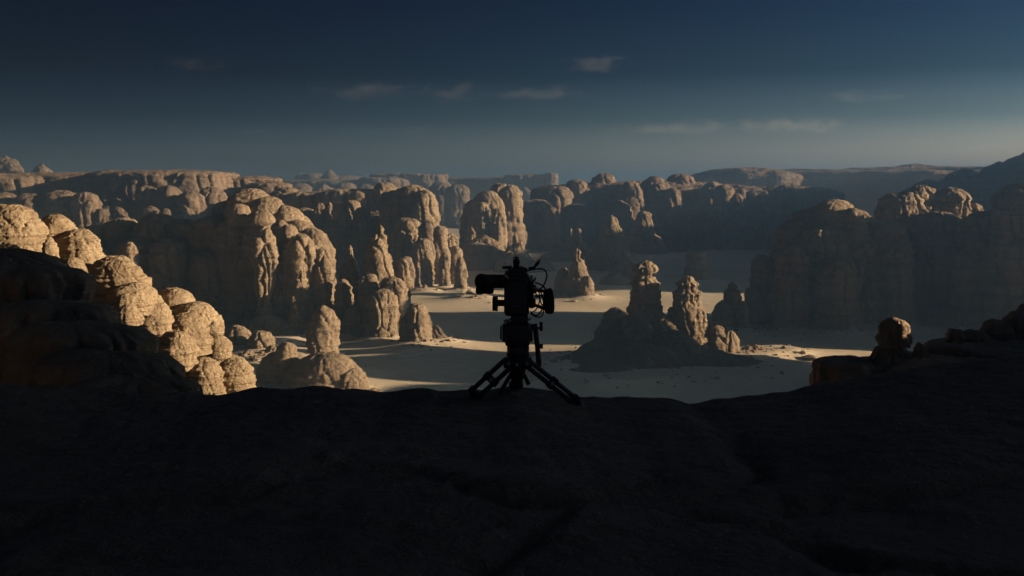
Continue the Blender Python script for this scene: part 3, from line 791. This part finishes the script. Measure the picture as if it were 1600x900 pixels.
# ------------------------------------------------------------------ haze
v = [(x, y, z) for z in (FLOOR - 8, 60) for y in (-500, 7100) for x in (-7100, 7100)]
hz = bpy.data.meshes.new('haze')
hz.from_pydata(v, [], [(0, 2, 3, 1), (4, 5, 7, 6), (0, 1, 5, 4), (1, 3, 7, 5), (3, 2, 6, 7), (2, 0, 4, 6)])
hm = bpy.data.materials.new('haze')
hm.use_nodes = True
hm.node_tree.nodes.clear()
ho = hm.node_tree.nodes.new('ShaderNodeOutputMaterial')
hv = hm.node_tree.nodes.new('ShaderNodeVolumePrincipled')
hv.inputs['Color'].default_value = (0.34, 0.62, 1.0, 1)
hv.inputs['Density'].default_value = 0.00048
hv.inputs['Anisotropy'].default_value = 0.83
hm.node_tree.links.new(hv.outputs[0], ho.inputs['Volume'])
tag(link('haze', hz, hm), kind='stuff')
# ------------------------------------------------------------------ cinema camera and tripod
import bmesh
TD = 6.3                                   # distance of the tripod from the photographer
U = TD / F                                 # metres per photo pixel at that distance


def plain(name, col, rough, metal=0.0, spec=0.3, grain=0.0):
    m, nt, b = nodes_mat(name)
    b.inputs['Roughness'].default_value = rough
    b.inputs['Metallic'].default_value = metal
    b.inputs['Specular IOR Level'].default_value = spec
    n = nt.nodes.new('ShaderNodeTexNoise'); n.inputs['Scale'].default_value = 60; n.inputs['Detail'].default_value = 4
    g = nt.nodes.new('ShaderNodeNewGeometry'); nt.links.new(g.outputs['Position'], n.inputs['Vector'])
    r = nt.nodes.new('ShaderNodeValToRGB')
    r.color_ramp.elements[0].color = (*[c * (1 - grain) for c in col], 1)
    r.color_ramp.elements[1].color = (*[c * (1 + grain) for c in col], 1)
    nt.links.new(n.outputs['Fac'], r.inputs[0]); nt.links.new(r.outputs[0], b.inputs['Base Color'])
    return m


K_body = plain('black_anodised', (0.018, 0.018, 0.02), 0.5, 0.0, 0.35, .2)
K_rub = plain('black_rubber', (0.012, 0.012, 0.013), 0.8, 0.0, 0.2, .2)
K_met = plain('worn_grey_metal', (0.22, 0.22, 0.23), 0.35, 0.9, 0.5, .2)
K_carb = plain('carbon_tube', (0.03, 0.03, 0.034), 0.4, 0.0, 0.4, .3)
K_blue = plain('blue_print', (0.03, 0.06, 0.30), 0.5, 0.0, 0.3, .1)


def W(px, py, dy=0.0):
    return Vector(((px - 800) * U, TD + dy, -(py - HY) * U))


class Part:
    """collects bevelled boxes, turned rods and tubes into one mesh"""
    def __init__(self):
        self.bm = bmesh.new()

    def box(self, a, b, bev=0.004, seg=2):
        lo = [min(a[i], b[i]) for i in range(3)]; hi = [max(a[i], b[i]) for i in range(3)]
        r = bmesh.ops.create_cube(self.bm, size=1)
        for v_ in r['verts']:
            v_.co = Vector([lo[i] + (v_.co[i] + .5) * (hi[i] - lo[i]) for i in range(3)])
        if bev:
            es = list({e for v_ in r['verts'] for e in v_.link_edges})
            bev = min(bev, 0.45 * min(hi[i] - lo[i] for i in range(3)))
            bmesh.ops.bevel(self.bm, geom=es, offset=bev, segments=seg, affect='EDGES', profile=.5)
        return self

    def rod(self, pts, radii, seg=14):
        """round bar through the points, a radius at each"""
        pts = [Vector(p) for p in pts]
        if not hasattr(radii, '__len__'):
            radii = [radii] * len(pts)
        rings, up = [], None
        for i, p in enumerate(pts):
            t = (pts[min(i + 1, len(pts) - 1)] - pts[max(i - 1, 0)])
            if t.length < 1e-9:
                t = Vector((0, 0, 1))
            t.normalize()
            if up is None:
                up = Vector((0, 0, 1)) if abs(t.z) < .9 else Vector((0, 1, 0))
            s_ = t.cross(up); s_.normalize(); n_ = s_.cross(t); up = n_
            rings.append([self.bm.verts.new(p + (s_ * math.cos(2 * math.pi * k / seg) + n_ * math.sin(2 * math.pi * k / seg)) * radii[i]) for k in range(seg)])
        for a, b in zip(rings, rings[1:]):
            for k in range(seg):
                self.bm.faces.new((a[k], a[(k + 1) % seg], b[(k + 1) % seg], b[k]))
        self.bm.faces.new(rings[0][::-1]); self.bm.faces.new(rings[-1])
        return self

    def curve(self, ctrl, r, seg=8, n=10):
        """cable: Catmull-Rom through the points"""
        c = [Vector(p) for p in ctrl]
        c = [c[0] * 2 - c[1]] + c + [c[-1] * 2 - c[-2]]
        out = []
        for i in range(1, len(c) - 2):
            for k in range(n):
                t = k / n
                out.append(.5 * ((2 * c[i]) + (c[i + 1] - c[i - 1]) * t + (2 * c[i - 1] - 5 * c[i] + 4 * c[i + 1] - c[i + 2]) * t * t + (3 * c[i] - c[i - 1] - 3 * c[i + 1] + c[i + 2]) * t ** 3))
        out.append(c[-2])
        return self.rod(out, r, seg)

    def build(self, name, mat, parent, root=None, bev=False):
        me_ = bpy.data.meshes.new(name)
        bmesh.ops.recalc_face_normals(self.bm, faces=self.bm.faces)
        ctr = sum((v_.co for v_ in self.bm.verts), Vector()) / max(len(self.bm.verts), 1)
        for v_ in self.bm.verts:
            v_.co -= ctr
        self.bm.to_mesh(me_); self.bm.free()
        me_.polygons.foreach_set('use_smooth', [len(p.vertices) == 4 for p in me_.polygons])
        me_.set_sharp_from_angle(angle=math.radians(40))
        o = link(name, me_, mat, parent)
        w_ = Vector()
        q = parent
        while q is not None:
            w_ += q.location; q = q.parent
        o.location = ctr - w_
        return o


# tripod --------------------------------------------------------------
tri = link('tripod', None)
tri.location = W(809, 630)
tag(tri, 'low black double-tube tripod with a fluid head, standing on the ledge rim', 'tripod')
bowl = Part().rod([W(809, 588), W(809, 584), W(809, 575), W(809, 567), W(809, 562)], [.02, .038, .052, .066, .066], 28).build('bowl', K_body, tri)
Part().rod([W(809, 604), W(809, 600), W(809, 588)], [.012, .017, .013], 16).build('clamp_knob', K_rub, bowl)
head = Part().rod([W(809.5, 566), W(809.5, 560), W(809.5, 541), W(809.5, 538)], [.055, .062, .064, .058], 32).build('pan_base', K_body, tri)
Part().rod([W(809.5, 556), W(809.5, 552)], .066, 32).build('scale_ring', K_rub, head)
Part().box(W(789, 503, -.07), W(828, 540, .07), .022, 4).rod([W(785, 520), W(789, 520)], [.05, .056], 28).rod([W(828, 520), W(832, 520)], [.056, .05], 28).build('fluid_head', K_body, tri)
Part().rod([W(784, 520), W(781.5, 520)], [.045, .036], 24).build('drag_dial', K_rub, tri)
Part().rod([W(790, 503, -.03), W(789, 499, -.03)], .007, 10).rod([W(787, 500, -.03), W(796, 499.5, -.03)], .006, 10).build('tilt_lock', K_met, tri)
Part().rod([W(823, 568, -.06), W(823, 566, -.075)], .007, 12).build('bolt', K_met, tri)
Part().rod([W(808, 567, -.06), W(808, 566.6, -.078)], .007, 12).build('bolt', K_met, tri)
ph = Part().box(W(828, 508, -.02), W(838, 517, .02), .008).rod([W(835, 506), W(837.5, 520), W(840, 545), W(842, 566), W(842.5, 572)], [.016, .015, .0145, .016, .014], 16).build('pan_handle', K_body, tri)
Part().rod([W(838, 512.5), W(848, 512.5)], .006, 10).rod([W(845.5, 517), W(845.5, 503)], [.009, .0085], 12).build('handle_clamp', K_rub, ph)
Part().rod([W(836, 539), W(847, 541)], .006, 10).rod([W(846, 544.5), W(846, 537.5)], .009, 12).build('grip_screw', K_rub, ph)
for (hx, hy, hd, fx, fy, fd, gap, lab) in ((795, 566, -.02, 736, 630, .16, .028, None), (823, 565, -.03, 907, 629, .12, .0165, None), (812, 570, .05, 806, 632, .34, .022, None)):
    h0, f0 = W(hx, hy, hd), W(fx, fy, fd)
    f0.z = float(ledge_z(np.array([[f0.x, f0.y]]))[0, 2]) + .004      # the spikes stand on the rock
    ax = (f0 - h0).normalized()
    side = ax.cross(Vector((0, 1, 0))).normalized() if abs(ax.x) > .4 else Vector((1, 0, 0))
    n_ = (f0 - h0).length
    leg = Part().box(h0 - Vector((.03, .03, .03)), h0 + Vector((.03, .03, .03)), .012, 3).build('leg', K_body, tri)
    for sgn in (-1, 1):
        Part().rod([h0 + side * gap * sgn, f0 - ax * (n_ * .06) + side * gap * sgn], .0145, 14).build('tube', K_carb, leg)
    for f_ in (.48, .9):
        mid = h0 + ax * (n_ * f_)
        Part().rod([mid - side * (gap + .02), mid + side * (gap + .02)], .0215, 12).build('leg_clamp', K_body, leg)
    lever = h0 + ax * (n_ * .48)
    Part().rod([lever + Vector((0, -.02, 0)), lever + Vector((0, -.036, 0))], .011, 12).build('clamp_lever', K_met, leg)
    Part().rod([f0 - ax * .05, f0 - ax * .01, f0 + ax * .012], [.016, .021, .008], 12).build('spiked_foot', K_rub, leg)
    Part().rod([h0 + Vector((0, -.03, 0)), h0 + Vector((0, -.036, 0))], .010, 12).build('hinge_bolt', K_met, leg)
for a_, b_ in ((W(800, 583, .03), W(781, 618, .1)), (W(817, 584, .05), W(826, 600, .0))):
    Part().rod([a_, b_], .012, 12).build('spreader_bar', K_carb, tri)

# camera --------------------------------------------------------------
cc = link('cinema_camera', None)
cc.location = W(809, 500)
tag(cc, 'black rigged cinema camera seen from behind, viewfinder out to its left', 'camera')
Part().box(W(798, 491, -.07), W(825, 503, .12), .006).build('base_plate', K_body, cc)
Part().rod([W(791, 500.5, -.02), W(798, 497.5, -.02)], .006, 10).rod([W(788.5, 502, -.02), W(793, 499, -.02)], .009, 12).build('plate_lever', K_met, cc)
Part().rod([W(825, 499, -.02), W(829, 497, -.02)], .008, 12).build('plate_lever', K_met, cc)
body = Part().box(W(787.5, 430, .0), W(827, 491, .20), .012, 3).build('body', K_body, cc)
bat = Part().box(W(789, 437, -.085), W(825, 491.5, -.003), .014, 4).build('battery', K_body, cc)
for k in range(3):
    Part().box(W(802 + 4.6 * k, 475.4 - .3 * k, -.0858), W(805.6 + 4.6 * k, 477.2 - .3 * k, -.085), 0).build('printed_mark', K_blue, bat)
Part().box(W(824.2, 440, -.0865), W(825.6, 488, -.07), .001).build('release_rail', K_rub, bat)
# side electronics on the right flank
sd_ = Part().box(W(827, 437, .0), W(834, 482, .15), .006).build('side_panel', K_body, cc)
Part().box(W(828, 445, -.03), W(838, 458, .02), .005).build('wireless_box', K_body, cc)
Part().box(W(829, 466, -.02), W(837, 480, .03), .005).build('power_box', K_body, cc)
Part().rod([W(829, 437, -.01), W(831, 430, -.01)], .009, 12).build('connector', K_met, cc)
Part().rod([W(834, 440, -.01), W(837, 433, -.02)], .006, 10).build('connector', K_met, cc)
Part().rod([W(834, 449, -.03), W(841, 451, -.03)], .007, 12).build('connector', K_met, cc)
Part().rod([W(835, 462, -.02), W(840, 463, -.02)], .007, 12).build('connector', K_met, cc)
# top rig
top = Part().box(W(789, 426, -.05), W(824, 431, .18), .004).box(W(794, 419.5, -.04), W(821, 426, .12), .004).build('top_plate', K_body, cc)
Part().box(W(785, 416.5, .0), W(797, 420.5, .04), .003).rod([W(797.5, 420, .02), W(797.5, 415.5, .02)], .008, 10).build('rod_clamp', K_body, top)
hd_ = Part().box(W(802, 414, -.03), W(811.5, 427, .02), .006).box(W(801.5, 404.5, -.05), W(812, 414.5, .22), .014, 4).box(W(802.5, 414, .16), W(811, 427, .2), .006).build('top_handle', K_rub, cc)
Part().rod([W(803.5, 405, -.03), W(803.5, 402.8, -.03)], .006, 10).build('thumb_screw', K_met, hd_)
Part().rod([W(810, 405, -.03), W(810, 403.2, -.03)], .006, 10).build('thumb_screw', K_met, hd_)
Part().rod([W(815, 421, -.02), W(815, 416, -.02)], .009, 12).build('accessory_screw', K_rub, top)
Part().rod([W(820, 424, -.03), W(822, 418, -.03)], .008, 12).build('accessory_screw', K_rub, top)
Part().rod([W(791, 430, -.055), W(791, 430, -.062)], .008, 14).build('record_button', K_met, top)
Part().rod([W(794, 434, -.004), W(794, 434, -.012)], .006, 14).build('port_ring', K_met, body)
Part().rod([W(829.5, 438, -.004), W(829.5, 438, -.012)], .006, 14).build('port_ring', K_met, body)
# viewfinder
vf = Part().box(W(764, 429.5, -.03), W(790, 450, .05), .016, 4).build('viewfinder', K_body, cc)
Part().rod([W(778, 439.5, -.01), W(766, 438, -.05), W(758, 437.5, -.10), W(753.5, 437, -.135), W(751, 437, -.145)], [.036, .038, .041, .046, .042], 28).build('eyecup', K_rub, vf)
Part().box(W(744, 446, -.12), W(772, 456.5, -.03), .012, 3).build('eyecup_lip', K_rub, vf)
# small monitor bracket low on the left
br = Part().rod([W(777, 474, .02), W(788, 474, .02)], .019, 16).build('side_bracket', K_body, cc)
Part().box(W(769.5, 464.5, -.05), W(776.5, 484.5, .07), .004).box(W(776, 463.5, -.045), W(777.8, 485.3, .06), .002).build('bracket_plate', K_body, br)
# right-hand grip
gp = Part().rod([W(855, 451, -.02), W(856, 454, -.02), W(857.5, 466, -.02), W(858.3, 480, -.02), W(858.5, 487, -.02), W(858.5, 489.5, -.02)], [.020, .028, .031, .030, .027, .016], 20).build('hand_grip', K_rub, cc)
Part().rod([W(836, 478, .05), W(850, 482, .0), W(856, 483, -.02)], .010, 12).build('grip_arm', K_body, gp)
Part().rod([W(836, 455, .05), W(847, 455, .02), W(855, 456, -.02)], .009, 12).build('grip_arm', K_body, gp)
# antenna blade and cables
Part().rod([W(826, 420, .02), W(836, 419, .02)], [.010, .008], 10).rod([W(834, 419, .02), W(840, 412, .02), W(844.3, 405.8, .02)], [.006, .010, .002], 10).build('antenna', K_rub, cc)
cab = [
    ([W(822, 424, .02), W(830, 421.5, .0), W(842, 419.5, -.02), W(851, 421.5, -.03), W(854, 430, -.03), W(851.5, 440, -.03), W(846.5, 449, -.02), W(841, 452, -.03)], .0042),
    ([W(836, 441, -.02), W(843, 443, -.03), W(849, 447, -.03), W(853, 453, -.02)], .0045),
    ([W(838, 463, -.02), W(845, 461, -.04), W(849, 468, -.05), W(847, 480, -.05), W(841, 490, -.05), W(834, 491, -.04), W(829, 486, -.02)], .0045),
    ([W(840, 451, -.03), W(846, 458, -.05), W(848.5, 470, -.05), W(848.5, 486, -.05), W(844, 493.5, -.05), W(836, 493, -.04), W(829, 489, -.02)], .004),
    ([W(837, 458, -.02), W(843, 466, -.04), W(840, 478, -.04), W(835, 485, -.03), W(830, 487, -.02)], .0036),
    ([W(837, 449, -.02), W(842, 456, -.03), W(845, 472, -.03), W(852, 483, -.02)], .0036)]
for c_, r_ in cab:
    Part().curve(c_, r_).build('cable', K_rub, cc)
# lens and matte box on the far side
ln = Part().rod([W(808, 461, .19), W(808, 461, .24), W(808, 461, .25), W(808, 461, .36), W(808, 461, .37)], [.043, .045, .052, .055, .058], 28).build('lens', K_body, cc)
Part().box(W(792, 446, .37), W(824, 476, .42), .008).build('matte_box', K_body, ln)

# ------------------------------------------------------------------ clouds
def cloud_mat(k, dens):
    m = bpy.data.materials.new('cloud')
    m.use_nodes = True
    nt = m.node_tree
    nt.nodes.clear()
    N, L = nt.nodes.new, nt.links.new
    out = N('ShaderNodeOutputMaterial'); vol = N('ShaderNodeVolumePrincipled')
    tc = N('ShaderNodeTexCoord')
    ln_ = N('ShaderNodeVectorMath'); ln_.operation = 'LENGTH'; L(tc.outputs['Object'], ln_.inputs[0])
    off = N('ShaderNodeVectorMath'); off.operation = 'MULTIPLY_ADD'
    off.inputs[1].default_value = (k[0], k[1], k[2]); off.inputs[2].default_value = (k[3], k[3] * 1.7, k[3] * .6)
    L(tc.outputs['Object'], off.inputs[0])
    no = N('ShaderNodeTexNoise'); no.inputs['Scale'].default_value = 1.0; no.inputs['Detail'].default_value = 5; no.inputs['Roughness'].default_value = .6
    L(off.outputs[0], no.inputs['Vector'])
    a = N('ShaderNodeMath'); a.operation = 'MULTIPLY_ADD'; a.inputs[1].default_value = 3.6; a.inputs[2].default_value = -1.2
    L(no.outputs['Fac'], a.inputs[0])
    b = N('ShaderNodeMath'); b.operation = 'SUBTRACT'; L(a.outputs[0], b.inputs[0]); L(ln_.outputs['Value'], b.inputs[1])
    c = N('ShaderNodeMath'); c.operation = 'MAXIMUM'; c.inputs[1].default_value = 0; L(b.outputs[0], c.inputs[0])
    d = N('ShaderNodeMath'); d.operation = 'MULTIPLY'; d.inputs[1].default_value = dens; L(c.outputs[0], d.inputs[0])
    L(d.outputs[0], vol.inputs['Density'])
    vol.inputs['Color'].default_value = (.9, .9, .92, 1)
    vol.inputs['Anisotropy'].default_value = 0.2
    L(vol.outputs[0], out.inputs['Volume'])
    return m


def ball_mesh(name):
    bm = bmesh.new()
    bmesh.ops.create_icosphere(bm, subdivisions=3, radius=1.0)
    for v_ in bm.verts:
        if v_.co.z < 0:
            v_.co.z *= .55
    me_ = bpy.data.meshes.new(name); bm.to_mesh(me_); bm.free()
    return me_


CD = 16000.0
for i, (x0, x1, y0, y1, dn, lab) in enumerate([
        (495, 640, 122, 164, .4, 'long faint cloud bank above the left massif'),
        (665, 745, 126, 168, .8, 'small puffed cloud in the middle of the sky, just left of centre'),
        (772, 920, 134, 160, .7, 'flat cloud with a bright right end, above the cinema camera'),
        (885, 980, 86, 120, .8, 'highest small cloud, above and right of the cinema camera'),
        (970, 1150, 186, 214, .8, 'long low cloud bank over the spire island'),
        (1140, 1330, 180, 214, .9, 'low cloud with a bright head, right of the long low bank'),
        (1285, 1420, 138, 164, .6, 'thin broken cloud high on the right'),
        (610, 670, 194, 216, .5, 'faint smudge of cloud low over the far mesa'),
        (240, 350, 92, 112, .4, 'faint cloud streak high on the left'),
        (360, 430, 196, 214, .4, 'very faint low cloud over the left massif')]):
    rx, rz = (x1 - x0) / 2 / F * CD, (y1 - y0) / 2 / F * CD
    o = link('cloud', ball_mesh('cloud'), cloud_mat((rx / 210, rx * .7 / 210, rz / 105, i * 13.7), dn * .00042))
    o.location = ((x0 + x1) / 2 / F * CD - 800 / F * CD, CD, -((y0 + y1) / 2 - HY) / F * CD)
    o.scale = (rx * 1.4, rx * .7, rz * 1.3)
    tag(o, lab, 'cloud', 'evening clouds')
